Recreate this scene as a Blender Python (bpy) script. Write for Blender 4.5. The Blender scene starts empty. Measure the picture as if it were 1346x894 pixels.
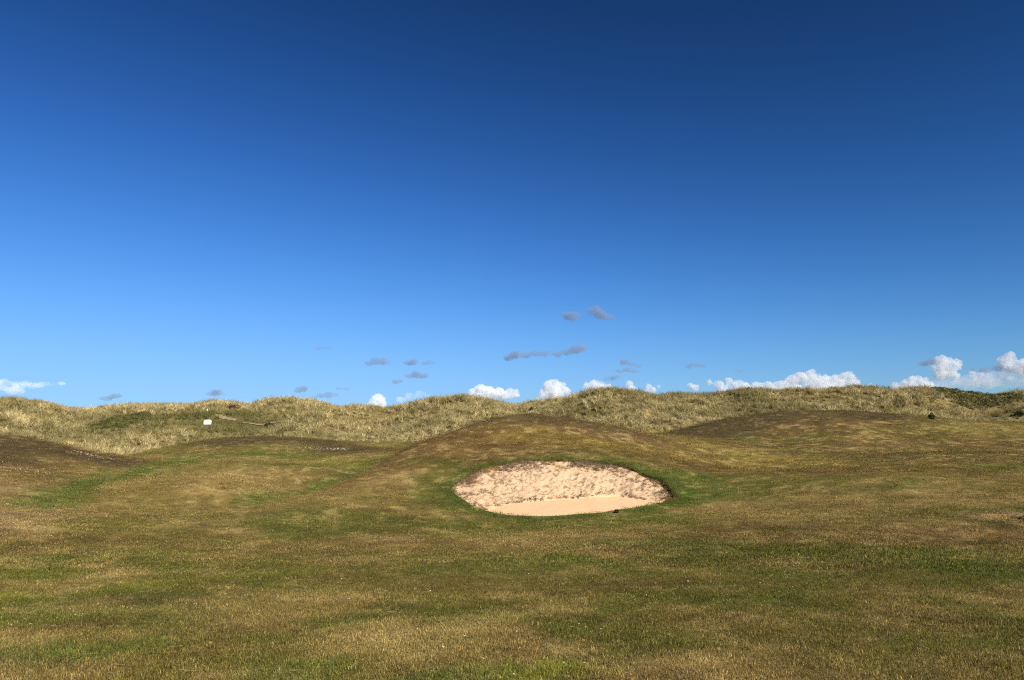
import bpy, bmesh, math, random
import numpy as np
from mathutils import Vector

random.seed(7)
rng = np.random.default_rng(11)
scene = bpy.context.scene
COL = scene.collection
R = math.radians

# ------------------------------------------------------------------ camera geometry (photograph 1346 x 894)
F_PX, CX, CY = 972.0, 673.0, 447.0
EYE = 1.65
HOR = 565.0                                   # image row of the true horizon
PITCH = math.atan((HOR - CY) / F_PX)
CP, SP = math.cos(PITCH), math.sin(PITCH)

def at(px, py, Y):
    """point on the view ray of a photo pixel at forward distance Y (metres)"""
    cx = (px - CX) / F_PX; cy = (CY - py) / F_PX
    t = Y / (CP - cy * SP)
    return np.array([t * cx, Y, EYE + t * (SP + cy * CP)])

def xz(px, Y, z):
    # forward distance Y and height z, column px (approximate near the horizon)
    cyv = ((z - EYE) / Y)
    t = Y * CP + (z - EYE) * SP
    return np.array([t * (px - CX) / F_PX, Y, z])

def project(x, y, z):
    d = y * CP + (z - EYE) * SP
    u = -y * SP + (z - EYE) * CP
    d = np.maximum(d, 1e-3)
    return CX + F_PX * x / d, CY - F_PX * u / d

# ------------------------------------------------------------------ noise
def _hash(ix, iy, seed):
    h = (ix.astype(np.int64) * 374761393 + iy.astype(np.int64) * 668265263 + seed * 974634721) & 0xFFFFFFFF
    h = ((h ^ (h >> 13)) * 1274126177) & 0xFFFFFFFF
    return ((h ^ (h >> 16)) & 0xFFFF) / 65535.0

def vnoise(x, y, seed=0):
    ix = np.floor(x); iy = np.floor(y)
    fx = x - ix; fy = y - iy
    fx = fx * fx * fx * (fx * (fx * 6 - 15) + 10); fy = fy * fy * fy * (fy * (fy * 6 - 15) + 10)
    a = _hash(ix, iy, seed); b = _hash(ix + 1, iy, seed)
    c = _hash(ix, iy + 1, seed); d = _hash(ix + 1, iy + 1, seed)
    return (a + (b - a) * fx) * (1 - fy) + (c + (d - c) * fx) * fy

def fbm(x, y, seed=0, oct=4, gain=0.5):
    s = 0; a = 1; n = 0
    ca, sa = 0.8, 0.6
    for i in range(oct):
        s = s + a * (vnoise(x, y, seed + i * 17) - 0.5); n += a
        x, y = 2.03 * (ca * x - sa * y) + 3.1, 2.03 * (sa * x + ca * y) + 1.7
        a *= gain
    return s / n * 2            # about -0.8 .. 0.8

def sstep(a, b, x):
    t = np.clip((x - a) / (b - a), 0, 1)
    return t * t * (3 - 2 * t)

# ------------------------------------------------------------------ terrain
CTRL = []
def row(py, pairs):
    for px, Y in pairs: CTRL.append(at(px, py, Y))
def P(*pts):
    for px, py, Y in pts: CTRL.append(at(px, py, Y))
def H(*pts):
    for px, Y, z in pts: CTRL.append(xz(px, Y, z))
row(894, [(-100, 5.15), (200, 5.15), (500, 5.15), (800, 5.15), (1100, 5.15), (1446, 5.15)])
row(800, [(-120, 7.6), (200, 7.7), (500, 7.8), (800, 7.8), (1100, 7.6), (1460, 7.5)])
row(740, [(-100, 11.5), (200, 12), (500, 12.4), (750, 12.4), (1000, 12), (1250, 11.5), (1450, 11.3)])
P((0, 700, 15), (-100, 690, 15.5), (200, 705, 17), (450, 705, 17.4), (700, 705, 17.4), (950, 700, 17), (1200, 700, 15.5), (1400, 700, 15))
P((345, 669, 21.2), (400, 655, 22.8), (456, 635, 25.6), (500, 611, 28.4), (525, 594, 29.8), (560, 578, 31.3), (597, 564, 33), (625, 556, 34.2), (650, 550.5, 35.2), (697, 544.5, 36.3), (748, 550, 37), (782, 556.5, 37.5), (833, 566, 38.5), (880, 574, 40))
H((700, 42, 1.8), (700, 50, 0.9), (600, 40, 0.5), (820, 46, .9), (790, 43, 1.2), (540, 35, -0.3), (470, 31, -0.85), (400, 27.5, -1.05), (330, 24.5, -1.15), (600, 38, .4), (760, 43, 1.35))
P((600, 640, 24.6), (550, 640, 24.4), (520, 660, 22.4), (450, 682, 19.6), (592, 602, 28.5), (650, 605, 27.3), (745, 602, 27.5), (840, 613, 27.3), (905, 627, 27.2), (898, 655, 24.3), (950, 682, 19.8), (588, 640, 24.4), (650, 679, 21.5), (720, 682, 21.3), (800, 676, 21.8), (870, 665, 23.1), (700, 575, 31), (780, 578, 31.5), (640, 580, 31), (860, 590, 32), (950, 600, 33), (920, 577, 40))
P((480, 612, 40), (430, 628, 35.5), (380, 646, 31.5), (330, 660, 28), (400, 605, 44), (470, 598, 46))
P((300, 640, 29), (200, 640, 28), (100, 665, 23.5), (200, 670, 22.8), (300, 610, 37), (200, 620, 33), (300, 592, 46), (200, 600, 41), (120, 635, 29))
P((170, 601, 45), (230, 584, 50), (300, 576, 54), (370, 575, 56), (440, 580, 56), (490, 589, 54))
H((130, 51, -.8), (175, 53, -.8), (230, 57, -.2), (300, 62, 0.3), (400, 64, 0.5), (490, 62, 0.4))
P((0, 573, 38), (60, 579, 38), (110, 593, 38), (150, 604, 38), (-100, 566, 38))
H((0, 46, 0.5), (60, 46, 0.1), (110, 44, -0.2), (-100, 46, 0.9))
P((0, 620, 27), (50, 630, 26.5), (0, 660, 20.5), (80, 610, 32), (-120, 620, 26))
P((890, 571, 43.5), (950, 553, 47), (1000, 543.5, 49), (1040, 541, 50), (1100, 541, 50), (1150, 543, 50), (1200, 549, 50), (1260, 554, 50), (1346, 557, 50), (1450, 556, 50))
H((1050, 58, 2.1), (1200, 58, 1.8), (1346, 58, 1.7), (950, 56, 1.1))
P((1000, 575, 42), (1100, 575, 40), (1200, 575, 40), (1346, 580, 38), (1000, 600, 34), (1100, 605, 31), (1200, 600, 31), (1346, 610, 28), (1000, 640, 25), (1100, 640, 23.5), (1200, 640, 22.5), (1346, 640, 21.5), (1346, 670, 17.5), (1100, 670, 19.5), (1460, 610, 28), (1460, 650, 20))
for px in range(-200, 1600, 180): H((px, 68, -0.2 if px < 400 else .6), (px, 100, 0.5), (px, 170, 0.5))
for px in (-150, 250, 673, 1100, 1500): H((px, 2.5, 0.0), (px, 1.2, 0.0))
CTRL = np.array(CTRL)

def tps_coords(x, y):
    a = np.arctan2(x, np.maximum(y, 0.2)); r = np.hypot(x, y)
    return a, np.log(np.clip(r, 1.0, 200.0))
def tps_kernel(d2):
    return np.where(d2 > 1e-12, d2 * np.log(np.maximum(d2, 1e-12)), 0.0)
_ca, _cl = tps_coords(CTRL[:, 0], CTRL[:, 1])
_n = len(CTRL)
_K = tps_kernel((_ca[:, None] - _ca) ** 2 + (_cl[:, None] - _cl) ** 2) + np.eye(_n) * 2e-4
_Pm = np.stack([np.ones(_n), _ca, _cl], 1)
_A = np.block([[_K, _Pm], [_Pm.T, np.zeros((3, 3))]])
_w = np.linalg.solve(_A, np.concatenate([CTRL[:, 2], np.zeros(3)]))

def tps(x, y):
    a, l = tps_coords(x, y)
    a = np.clip(a, -0.72, 0.72)
    out = np.empty_like(a)
    for i in range(0, len(a), 60000):
        aa = a[i:i + 60000, None]; ll = l[i:i + 60000, None]
        out[i:i + 60000] = tps_kernel((aa - _ca) ** 2 + (ll - _cl) ** 2) @ _w[:_n] + _w[_n] + _w[_n + 1] * aa[:, 0] + _w[_n + 2] * ll[:, 0]
    return out

SIL = np.array([(-200, 530), (-100, 522), (0, 527), (15, 524.5), (35, 528), (60, 530.5), (80, 535), (100, 537), (130, 535.5), (160, 533), (200, 531), (240, 531), (270, 528.5), (300, 528.5), (322, 532), (340, 528), (360, 525), (380, 524), (405, 526), (430, 530), (445, 534), (470, 535), (500, 536), (520, 534), (545, 529), (570, 524), (590, 523), (610, 522), (630, 526), (660, 530), (675, 533), (690, 531), (720, 526), (745, 523), (760, 519), (780, 513), (800, 510), (820, 511), (840, 515), (860, 520), (880, 518), (900, 517.5), (930, 518), (960, 516), (985, 513), (1000, 511), (1025, 512), (1050, 511), (1085, 511), (1110, 508.5), (1125, 507), (1150, 509), (1180, 513), (1200, 511.5), (1215, 510), (1240, 510), (1260, 512), (1280, 516), (1300, 519), (1320, 517), (1346, 515), (1450, 518), (1560, 522)], float)
YC = np.array([(-200, 84), (0, 82), (100, 94), (200, 92), (300, 90), (380, 86), (470, 96), (600, 92), (680, 98), (800, 88), (870, 94), (1000, 96), (1125, 92), (1200, 88), (1300, 96), (1560, 90)], float)
Z0 = np.array([(-200, .6), (0, .4), (70, .1), (120, -.45), (190, -.45), (250, .1), (300, .3), (400, .4), (620, .5), (900, .8), (1560, .8)], float)
YF = np.array([(-200, 50), (0, 51), (120, 49), (190, 50), (250, 57), (320, 62), (400, 64), (500, 61), (620, 60), (800, 58), (900, 56), (1000, 60), (1150, 60), (1250, 57), (1346, 55), (1560, 55)], float)

def dune(x, y):
    px = CX + F_PX * x / (np.maximum(y, 1.0) * CP)
    px = np.clip(px, -200, 1560)
    yc = np.interp(px, YC[:, 0], YC[:, 1]); yf = np.interp(px, YF[:, 0], YF[:, 1])
    z0 = np.interp(px, Z0[:, 0], Z0[:, 1])
    sil = np.interp(px, SIL[:, 0], SIL[:, 1]) + 3.0       # the grass on the crest makes up the rest
    hc = EYE + yc * (HOR - sil) / F_PX
    t = (y - yf) / (yc - yf)
    tc = np.clip(t, 0, 1)
    prof = 0.45 * tc + 0.55 * tc * tc * (3 - 2 * tc)
    z = z0 + (hc - z0) * prof
    back = np.clip((y - yc) / 28.0, 0, 1.5)
    z = np.where(y > yc, hc - (hc + 0.5) * sstep(0, 1.0, back), z)
    z = np.where(t < 0, z0 + t * 6.0, z)
    # hummocks, kept off the skyline
    m = sstep(0.02, 0.25, t) * (1 - sstep(0.72, 0.98, t))
    z = z + m * ((0.62 - np.abs(fbm(x / 15, y / 10, 5, 3)) * 2.2) * 0.95 + fbm(x / 3.3, y / 3.3, 9, 3) * 0.38)
    z = z + sstep(0.7, 1, t) * (1 - sstep(1, 1.6, t)) * fbm(x / 2.2, y / 2.2, 15, 2) * 0.16
    # the shelf in front of the tee
    s0 = at(200, 563, 70)
    g = np.exp(-((x - s0[0]) / 10) ** 2 - ((y - 71) / 5.0) ** 2)
    return z + 0.55 * g

def bunker_in(x, y): return np.zeros_like(x)

def ground(x, y):
    x = np.atleast_1d(np.asarray(x, float)); y = np.atleast_1d(np.asarray(y, float))
    r = np.hypot(x, y)
    z = tps(x, y)
    z = z + sstep(3, 9, r) * (fbm(x / 3.1, y / 3.1, 31, 3) * 0.06 + fbm(x / 1.1, y / 1.1, 37, 3) * .028) * (1 - sstep(60, 90, r)) + sstep(10, 24, r) * (1 - sstep(60, 90, r)) * fbm(x / 7, y / 7, 33, 2) * .10 + fbm(x / 0.5, y / 0.5, 41, 2) * 0.009
    for (hx, hy), h_, wx_, wy_ in _hump: z = z + h_ * np.exp(-((x - hx) / wx_) ** 2 - ((y - hy) / wy_) ** 2)
    front = sstep(-0.2, 0.25, y / np.maximum(r, 0.01))
    z = z * front * (1 - sstep(100, 170, r)) + (0.02 * (1 - front))
    far = y > 44
    if far.any():
        d = np.full_like(z, -30.0); d[far] = dune(x[far], y[far])
        k = 0.25
        m = np.maximum(z, d)
        z = np.where(far, m + k * np.log(np.exp((z - m) / k) + np.exp((d - m) / k)), z)
    z = z * (1 - sstep(130, 260, r)) - 0.6 * sstep(130, 260, r)
    return z

HUMPS = [(230, 640, 29, .28, 3.6, 2.6), (110, 645, 26.5, -.16, 3.0, 2.2), (330, 622, 34, -.18, 4.0, 2.5), (395, 618, 37, .16, 2.6, 2.2), (60, 690, 17, .10, 2.0, 1.4), (1250, 690, 16, .12, 1.8, 1.2), (1000, 612, 31, -.20, 3.0, 2.4), (1150, 640, 23.5, .18, 2.8, 2.0), (1300, 600, 30, .22, 3.6, 2.4), (1170, 590, 35, -.16, 3.5, 2.2), (960, 690, 18.2, .10, 2.0, 1.4), (420, 700, 17.8, -.08, 2.4, 1.2)]
_hump = [(at(a, b, c)[:2], h, wx, wy) for a, b, c, h, wx, wy in HUMPS]

def cast(px, py, y0=3.0, y1=130.0, n=1500):
    """first hit of a photo pixel's view ray on the terrain"""
    Y = np.exp(np.linspace(math.log(y0), math.log(y1), n))
    cx = (px - CX) / F_PX; cy = (CY - py) / F_PX
    t = Y / (CP - cy * SP)
    X = t * cx; Z = EYE + t * (SP + cy * CP)
    G = ground(X, Y)
    hit = np.nonzero(Z < G)[0]
    if len(hit) == 0: i = n - 1; return np.array([X[i], Y[i], G[i]])
    i = max(hit[0], 1)
    f0 = Z[i - 1] - G[i - 1]; f1 = G[i] - Z[i]
    w = f0 / max(f0 + f1, 1e-9)
    yy = Y[i - 1] + w * (Y[i] - Y[i - 1]); xx = X[i - 1] + w * (X[i] - X[i - 1])
    return np.array([xx, yy, ground(xx, yy)[0]])

# ------------------------------------------------------------------ bunker rim (plan curve found on the terrain)
RIM_PX = [(592, 640), (597, 648), (608, 656), (620, 664), (637, 671), (660, 676), (690, 678), (715, 678.5), (740, 677.5), (770, 675), (800, 672), (830, 668), (855, 663), (875, 659.5), (887, 656), (890, 651), (884, 643), (876, 635), (868, 629), (858, 626), (848, 623), (835, 617), (820, 612), (800, 609), (775, 606), (750, 604.5), (720, 604), (695, 604.5), (670, 607), (650, 610.5), (633, 616), (618, 622), (605, 631)]
_rim = np.array([cast(*p)[:2] for p in RIM_PX])
def catmull(P, m):
    n = len(P); out = []
    for i in range(n):
        p0, p1, p2, p3 = P[i - 1], P[i], P[(i + 1) % n], P[(i + 2) % n]
        for k in range(m):
            t = k / m
            out.append(0.5 * ((2 * p1) + (p2 - p0) * t + (2 * p0 - 5 * p1 + 4 * p2 - p3) * t * t + (3 * p1 - p0 - 3 * p2 + p3) * t ** 3))
    return np.array(out)
RIM = catmull(_rim, 12)
RIM_C = RIM.mean(0)

def inside(poly, x, y):
    c = np.zeros(len(x), bool)
    n = len(poly)
    for i in range(n):
        x0, y0 = poly[i - 1]; x1, y1 = poly[i]
        if y0 == y1: continue
        cond = ((y0 > y) != (y1 > y)) & (x < (x1 - x0) * (y - y0) / (y1 - y0) + x0)
        c ^= cond
    return c
def rim_dist(x, y):
    """distance to the rim and index of the nearest rim point (rim resampled densely)"""
    d = np.empty(len(x)); k = np.empty(len(x), int)
    for i in range(0, len(x), 20000):
        D = (x[i:i + 20000, None] - RIM[:, 0]) ** 2 + (y[i:i + 20000, None] - RIM[:, 1]) ** 2
        k[i:i + 20000] = D.argmin(1); d[i:i + 20000] = np.sqrt(D.min(1))
    return d, k
def near_rim(x, y):
    return (np.abs(x - RIM_C[0]) < 7) & (np.abs(y - RIM_C[1]) < 7)

# ------------------------------------------------------------------ turf colours: what grows where, in plan
GREEN = np.array([0.070, 0.082, 0.014]); LUSH = np.array([0.058, 0.086, 0.015]); OLIVE = np.array([0.114, 0.094, 0.023])
TAN = np.array([0.208, 0.145, 0.050]); BROWN = np.array([0.120, 0.073, 0.026]); DARK = np.array([0.056, 0.039, 0.018])
STRAW = np.array([0.34, 0.25, 0.095]); GOLD = np.array([0.23, 0.165, 0.035]); PINK = np.array([0.30, 0.20, 0.10]); YELG = np.array([0.17, 0.165, 0.025])

def stroke(x, y, pts, w, soft=0.6):
    pts = [cast(*p)[:2] for p in pts]
    d = np.full(len(x), 1e9)
    if len(pts) == 1: d = np.hypot(x - pts[0][0], y - pts[0][1])
    for a, b in zip(pts[:-1], pts[1:]):
        ab = b - a; L = max(ab @ ab, 1e-9)
        t = np.clip(((x - a[0]) * ab[0] + (y - a[1]) * ab[1]) / L, 0, 1)
        d = np.minimum(d, np.hypot(x - a[0] - t * ab[0], y - a[1] - t * ab[1]))
    d = d + fbm(x / (w * 0.8), y / (w * 0.8), 77, 3) * w * 0.6
    return 1 - sstep(w * (1 - soft), w * (1 + soft * 0.4), d)

STROKES = [
    # points on the photo, half width in metres, colour, strength
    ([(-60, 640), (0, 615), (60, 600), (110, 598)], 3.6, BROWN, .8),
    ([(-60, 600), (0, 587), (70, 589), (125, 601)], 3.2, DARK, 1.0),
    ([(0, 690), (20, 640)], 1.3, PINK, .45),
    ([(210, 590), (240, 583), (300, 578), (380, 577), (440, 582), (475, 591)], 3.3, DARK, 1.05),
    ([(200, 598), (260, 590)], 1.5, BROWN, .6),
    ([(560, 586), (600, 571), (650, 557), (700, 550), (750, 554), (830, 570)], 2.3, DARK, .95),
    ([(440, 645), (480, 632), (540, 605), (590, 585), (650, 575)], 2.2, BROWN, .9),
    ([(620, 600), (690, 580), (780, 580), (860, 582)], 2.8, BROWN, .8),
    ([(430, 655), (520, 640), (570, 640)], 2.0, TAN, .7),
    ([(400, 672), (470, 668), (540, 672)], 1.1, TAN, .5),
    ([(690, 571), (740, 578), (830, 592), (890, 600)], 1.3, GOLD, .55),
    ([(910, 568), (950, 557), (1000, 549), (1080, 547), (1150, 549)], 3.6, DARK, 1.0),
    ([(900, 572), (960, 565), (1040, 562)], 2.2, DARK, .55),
    ([(1040, 566), (1110, 562), (1180, 558)], 2.0, BROWN, .5),
    ([(930, 590), (1000, 605), (1060, 615), (960, 612)], 2.2, GOLD, .55),
    ([(1180, 566), (1346, 570)], 3.0, OLIVE, .5),
    ([(1280, 585), (1346, 588)], 2.0, BROWN, .5),
    ([(920, 660), (980, 680), (1100, 672), (1200, 690)], 1.8, TAN, .55),
    ([(1100, 650), (1200, 662), (1346, 655)], 1.8, TAN, .5),
    ([(1290, 679), (1340, 674)], 0.35, PINK, .9),
    ([(1180, 700), (1260, 700), (1346, 708)], 0.8, BROWN, .7),
    ([(200, 640), (300, 630), (330, 620), (240, 655)], 2.6, TAN, .65),
    ([(330, 640), (380, 628)], 1.6, TAN, .55),
    ([(130, 690), (180, 690), (150, 695)], 0.9, YELG, .5),
    # greens
    ([(42, 664), (60, 655), (110, 638), (170, 626), (210, 612), (250, 602), (320, 597), (390, 600)], .95, LUSH, 1.0),
    ([(80, 690), (150, 684), (240, 678)], .8, GREEN, .4),
    ([(400, 612), (450, 615), (500, 605)], 1.5, GREEN, .75),
    ([(500, 604), (460, 628), (400, 650), (340, 664)], 0.9, LUSH, .85),
    ([(420, 605), (470, 612)], 1.2, YELG, .5),
    ([(590, 610), (570, 630), (575, 650), (600, 668)], 0.75, GREEN, .85),
    ([(395, 686), (470, 690), (560, 690), (660, 690), (760, 690), (860, 684)], 1.7, GREEN, .85),
    ([(545, 605), (580, 606)], 0.6, GREEN, .7),
    ([(900, 660), (940, 650), (930, 636), (905, 625)], 1.1, LUSH, .85),
    ([(640, 745), (690, 738), (760, 740)], 0.55, LUSH, .7),
    ([(800, 715), (900, 712), (960, 735)], 0.8, GREEN, .85),
    ([(980, 725), (1060, 725), (1120, 738)], 1.0, GREEN, .95),
    ([(1230, 740), (1300, 752), (1360, 760)], 0.8, LUSH, .85),
    ([(1180, 728), (1260, 730), (1346, 740)], 1.0, GREEN, .9),
    ([(540, 750), (640, 745)], 0.5, GREEN, .6),
    ([(110, 855), (180, 855), (200, 845)], 0.3, LUSH, .9),
    ([(20, 865), (90, 868)], 0.28, LUSH, .8),
    ([(160, 822), (250, 820)], 0.35, GREEN, .8),
    ([(340, 840), (385, 838)], 0.25, GREEN, .85),
    ([(380, 880), (430, 875)], 0.25, LUSH, .8),
    ([(600, 890), (660, 886)], 0.2, LUSH, .9),
    ([(690, 892), (730, 880)], 0.18, YELG, .9),
    ([(0, 785), (25, 785)], 0.3, YELG, .8),
    ([(180, 772), (200, 770)], 0.3, YELG, .8),
    ([(280, 733), (300, 732)], 0.3, YELG, .8),
    ([(620, 705), (590, 706)], 0.3, YELG, .6),
    ([(40, 736), (100, 736)], 0.5, GREEN, .7),
    ([(780, 870), (800, 865)], 0.2, GREEN, .6),
    # bare and bleached
    ([(0, 835), (60, 830), (120, 820)], 0.35, BROWN, .8),
    ([(280, 800), (400, 785), (420, 800), (330, 820)], 0.7, TAN, .6),
    ([(620, 815), (650, 812)], 0.35, STRAW, .5),
    ([(120, 790), (230, 785)], 0.45, DARK, .55),
    ([(700, 845), (760, 850)], 0.3, TAN, .6),
    ([(900, 880), (1000, 870), (1100, 875), (1300, 870)], 0.6, TAN, .55),
    ([(450, 850), (540, 860)], 0.5, TAN, .5),
    ([(1200, 790), (1346, 800)], 0.6, TAN, .4),
]

def turf_colour(x, y):
    n1 = fbm(x / 4.2, y / 4.2, 101, 4); n2 = fbm(x / 1.3, y / 1.3, 113, 4); n3 = fbm(x / 0.35, y / 0.35, 127, 3)
    n4 = fbm(x / 7.5 + 9, y / 7.5, 139, 3)
    c = OLIVE[None] * np.ones((len(x), 1))
    def mix(c, col, w): return c + (np.asarray(col)[None] - c) * np.clip(w, 0, 1)[:, None]
    r = np.hypot(x, y)
    c = mix(c, TAN, sstep(-.10, .50, n1 + .55 * n2 + .08) * .75)
    c = mix(c, GREEN, sstep(.0, .5, -n1 + .6 * n2 - .06) * .75)
    c = mix(c, BROWN, sstep(.0, .5, n4 + .7 * n2) * .7)
    n6 = fbm(x / .55, y / .55, 133, 3); n7 = fbm(x / 1.9, y / 1.9, 137, 3)
    c = mix(c, GREEN, sstep(.12, .5, n6 + .5 * n7) * .6); c = mix(c, TAN, sstep(.12, .5, -n6 + .5 * n7) * .55)
    c = mix(c, BROWN * .8, sstep(.2, .55, -n7 + .5 * n3) * .5)
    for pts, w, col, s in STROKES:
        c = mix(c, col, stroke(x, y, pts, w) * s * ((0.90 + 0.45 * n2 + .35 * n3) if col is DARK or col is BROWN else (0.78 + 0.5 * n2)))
    # short green collar round the sand
    m = near_rim(x, y)
    if m.any():
        d, k = rim_dist(x[m], y[m])
        wid = 0.42 + 0.35 * sstep(0.0, 4.0, x[m] - RIM_C[0]) + 0.12 * fbm(x[m] / .8, y[m] / .8, 151, 2)
        w = (1 - sstep(wid * .6, wid * 1.4, d)) * (0.92)
        full = np.zeros(len(x)); full[m] = w
        c = mix(c, LUSH * .9, full)
    lm = np.clip(c.mean(1) / .07, .3, 1.0)
    # fine mottling: dead blades, moss and thin spots
    c = mix(c, STRAW, sstep(.12, .55, n3 + .25 * n2) * .5 * lm)
    c = mix(c, DARK, sstep(.12, .55, -n3 + .3 * n4) * .5)
    # dunes
    dm = dune_mask(x, y)
    dn = fbm(x / 6, y / 6, 171, 3); dn2 = fbm(x / 1.6, y / 1.6, 175, 3)
    dc = mix(np.array([0.135, 0.105, 0.042])[None] * np.ones((len(x), 1)), [0.075, 0.062, 0.022], sstep(-.2, .5, dn + .6 * dn2))
    c = c * (1 - dm[:, None]) + dc * dm[:, None]
    return np.clip(c * 1.55, 0.004, 0.8)

def dune_t(x, y):
    px = np.clip(CX + F_PX * x / (np.maximum(y, 1.0) * CP), -200, 1560)
    yc = np.interp(px, YC[:, 0], YC[:, 1]); yf = np.interp(px, YF[:, 0], YF[:, 1])
    return (y - yf) / (yc - yf)
def dune_mask(x, y):
    t = dune_t(x, y) + 0.05 * fbm(x / 5, y / 5, 181, 3)
    return sstep(-0.01, 0.06, t) * (np.hypot(x, y) > 40)

# ------------------------------------------------------------------ mesh + node helpers
def tag(o, label=None, cat=None, group=None, kind=None):
    if label: o['label'] = label
    if cat: o['category'] = cat
    if group: o['group'] = group
    if kind: o['kind'] = kind
    return o

def mesh_np(name, verts, faces, smooth=True):
    me = bpy.data.meshes.new(name)
    verts = np.asarray(verts, np.float32); faces = np.asarray(faces, np.int32)
    k = faces.shape[1]
    me.vertices.add(len(verts)); me.vertices.foreach_set('co', verts.ravel())
    me.loops.add(faces.size); me.loops.foreach_set('vertex_index', faces.ravel())
    me.polygons.add(len(faces)); me.polygons.foreach_set('loop_start', np.arange(0, faces.size, k, dtype=np.int32))
    me.polygons.foreach_set('loop_total', np.full(len(faces), k, np.int32))
    me.polygons.foreach_set('use_smooth', np.full(len(faces), smooth))
    me.update(calc_edges=True)
    return me

def set_tint(me, col, name='tint'):
    a = me.attributes.new(name, 'FLOAT_COLOR', 'POINT')
    rgba = np.ones((len(me.vertices), 4), np.float32); rgba[:, :3] = col
    a.data.foreach_set('color', rgba.ravel())

def link(name, me, parent=None):
    o = bpy.data.objects.new(name, me); COL.objects.link(o)
    if parent: o.parent = parent
    return o

class NT:
    def __init__(s, name):
        s.m = bpy.data.materials.new(name); s.m.use_nodes = True
        s.t = s.m.node_tree; s.t.nodes.clear()
        s.out = s.t.nodes.new('ShaderNodeOutputMaterial')
    def n(s, typ, **kw):
        nd = s.t.nodes.new(typ)
        ins = kw.pop('ins', {})
        for k, v in kw.items(): setattr(nd, k, v)
        for k, v in ins.items():
            if isinstance(v, bpy.types.NodeSocket): s.t.links.new(v, nd.inputs[k])
            else: nd.inputs[k].default_value = v
        return nd
    def link(s, a, b): s.t.links.new(a, b)

def turf_material():
    b = NT('turf'); at_ = b.n('ShaderNodeAttribute', attribute_name='tint')
    geo = b.n('ShaderNodeNewGeometry')
    n1 = b.n('ShaderNodeTexNoise', ins={'Vector': geo.outputs['Position'], 'Scale': 9.0, 'Detail': 8.0, 'Roughness': .7})
    n2 = b.n('ShaderNodeTexNoise', ins={'Vector': geo.outputs['Position'], 'Scale': 70.0, 'Detail': 4.0, 'Roughness': .7})
    ad = b.n('ShaderNodeMath', operation='ADD', ins={0: n1.outputs['Fac'], 1: n2.outputs['Fac']})
    mr = b.n('ShaderNodeMapRange', ins={'Value': ad.outputs[0], 'From Min': .6, 'From Max': 1.4, 'To Min': .35, 'To Max': 1.45})
    mu = b.n('ShaderNodeVectorMath', operation='SCALE', ins={0: at_.outputs['Color'], 'Scale': mr.outputs[0]})
    bp = b.n('ShaderNodeBump', ins={'Strength': .8, 'Distance': .03, 'Height': ad.outputs[0]})
    bs = b.n('ShaderNodeBsdfPrincipled', ins={'Base Color': mu.outputs[0], 'Roughness': .95, 'Normal': bp.outputs[0]})
    bs.inputs['Specular IOR Level'].default_value = 0.05
    b.link(bs.outputs[0], b.out.inputs[0]); return b.m

def blade_material(name, lo=.55, hi=1.5, trans=.3, attr=True, col=(.1, .1, .03)):
    b = NT(name)
    if attr: c = b.n('ShaderNodeAttribute', attribute_name='tint', attribute_type='INSTANCER').outputs['Color']
    else: c = b.n('ShaderNodeRGB').outputs[0]; c.default_value = (*col, 1)
    sh = b.n('ShaderNodeAttribute', attribute_name='shade')           # each blade has its own tone
    mr = b.n('ShaderNodeMapRange', ins={'Value': sh.outputs['Fac'], 'To Min': lo, 'To Max': hi})
    geo = b.n('ShaderNodeNewGeometry')
    nz = b.n('ShaderNodeTexNoise', ins={'Vector': geo.outputs['Position'], 'Scale': 14.0, 'Detail': 3.0})
    m2 = b.n('ShaderNodeMapRange', ins={'Value': nz.outputs['Fac'], 'From Min': .3, 'From Max': .7, 'To Min': .75, 'To Max': 1.25})
    m3 = b.n('ShaderNodeMath', operation='MULTIPLY', ins={0: mr.outputs[0], 1: m2.outputs[0]})
    mu = b.n('ShaderNodeVectorMath', operation='SCALE', ins={0: c, 'Scale': m3.outputs[0]})
    df = b.n('ShaderNodeBsdfDiffuse', ins={'Color': mu.outputs[0], 'Roughness': .6})
    tr = b.n('ShaderNodeBsdfTranslucent', ins={'Color': mu.outputs[0]})
    mx = b.n('ShaderNodeMixShader', ins={0: trans, 1: df.outputs[0], 2: tr.outputs[0]})
    b.link(mx.outputs[0], b.out.inputs[0]); return b.m

def simple_material(name, col, rough=.7, nscale=20., var=.25, bump=.0, spec=.2):
    b = NT(name); tc = b.n('ShaderNodeTexCoord')
    nz = b.n('ShaderNodeTexNoise', ins={'Vector': tc.outputs['Object'], 'Scale': nscale, 'Detail': 6.0, 'Roughness': .65})
    mr = b.n('ShaderNodeMapRange', ins={'Value': nz.outputs['Fac'], 'From Min': .3, 'From Max': .7, 'To Min': 1 - var, 'To Max': 1 + var})
    rgb = b.n('ShaderNodeRGB'); rgb.outputs[0].default_value = (*col, 1)
    mu = b.n('ShaderNodeVectorMath', operation='SCALE', ins={0: rgb.outputs[0], 'Scale': mr.outputs[0]})
    bs = b.n('ShaderNodeBsdfPrincipled', ins={'Base Color': mu.outputs[0], 'Roughness': rough})
    bs.inputs['Specular IOR Level'].default_value = spec
    if bump:
        bp = b.n('ShaderNodeBump', ins={'Strength': .7, 'Distance': bump, 'Height': nz.outputs['Fac']})
        b.link(bp.outputs[0], bs.inputs['Normal'])
    b.link(bs.outputs[0], b.out.inputs[0]); return b.m

M_TURF = turf_material()
M_BLADE = blade_material('grass_blade', .4, 1.65)
M_MARRAM = blade_material('marram_blade', .5, 1.5, .25)
M_SCRUB = blade_material('scrub_leaf', .5, 1.5, .2)

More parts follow.
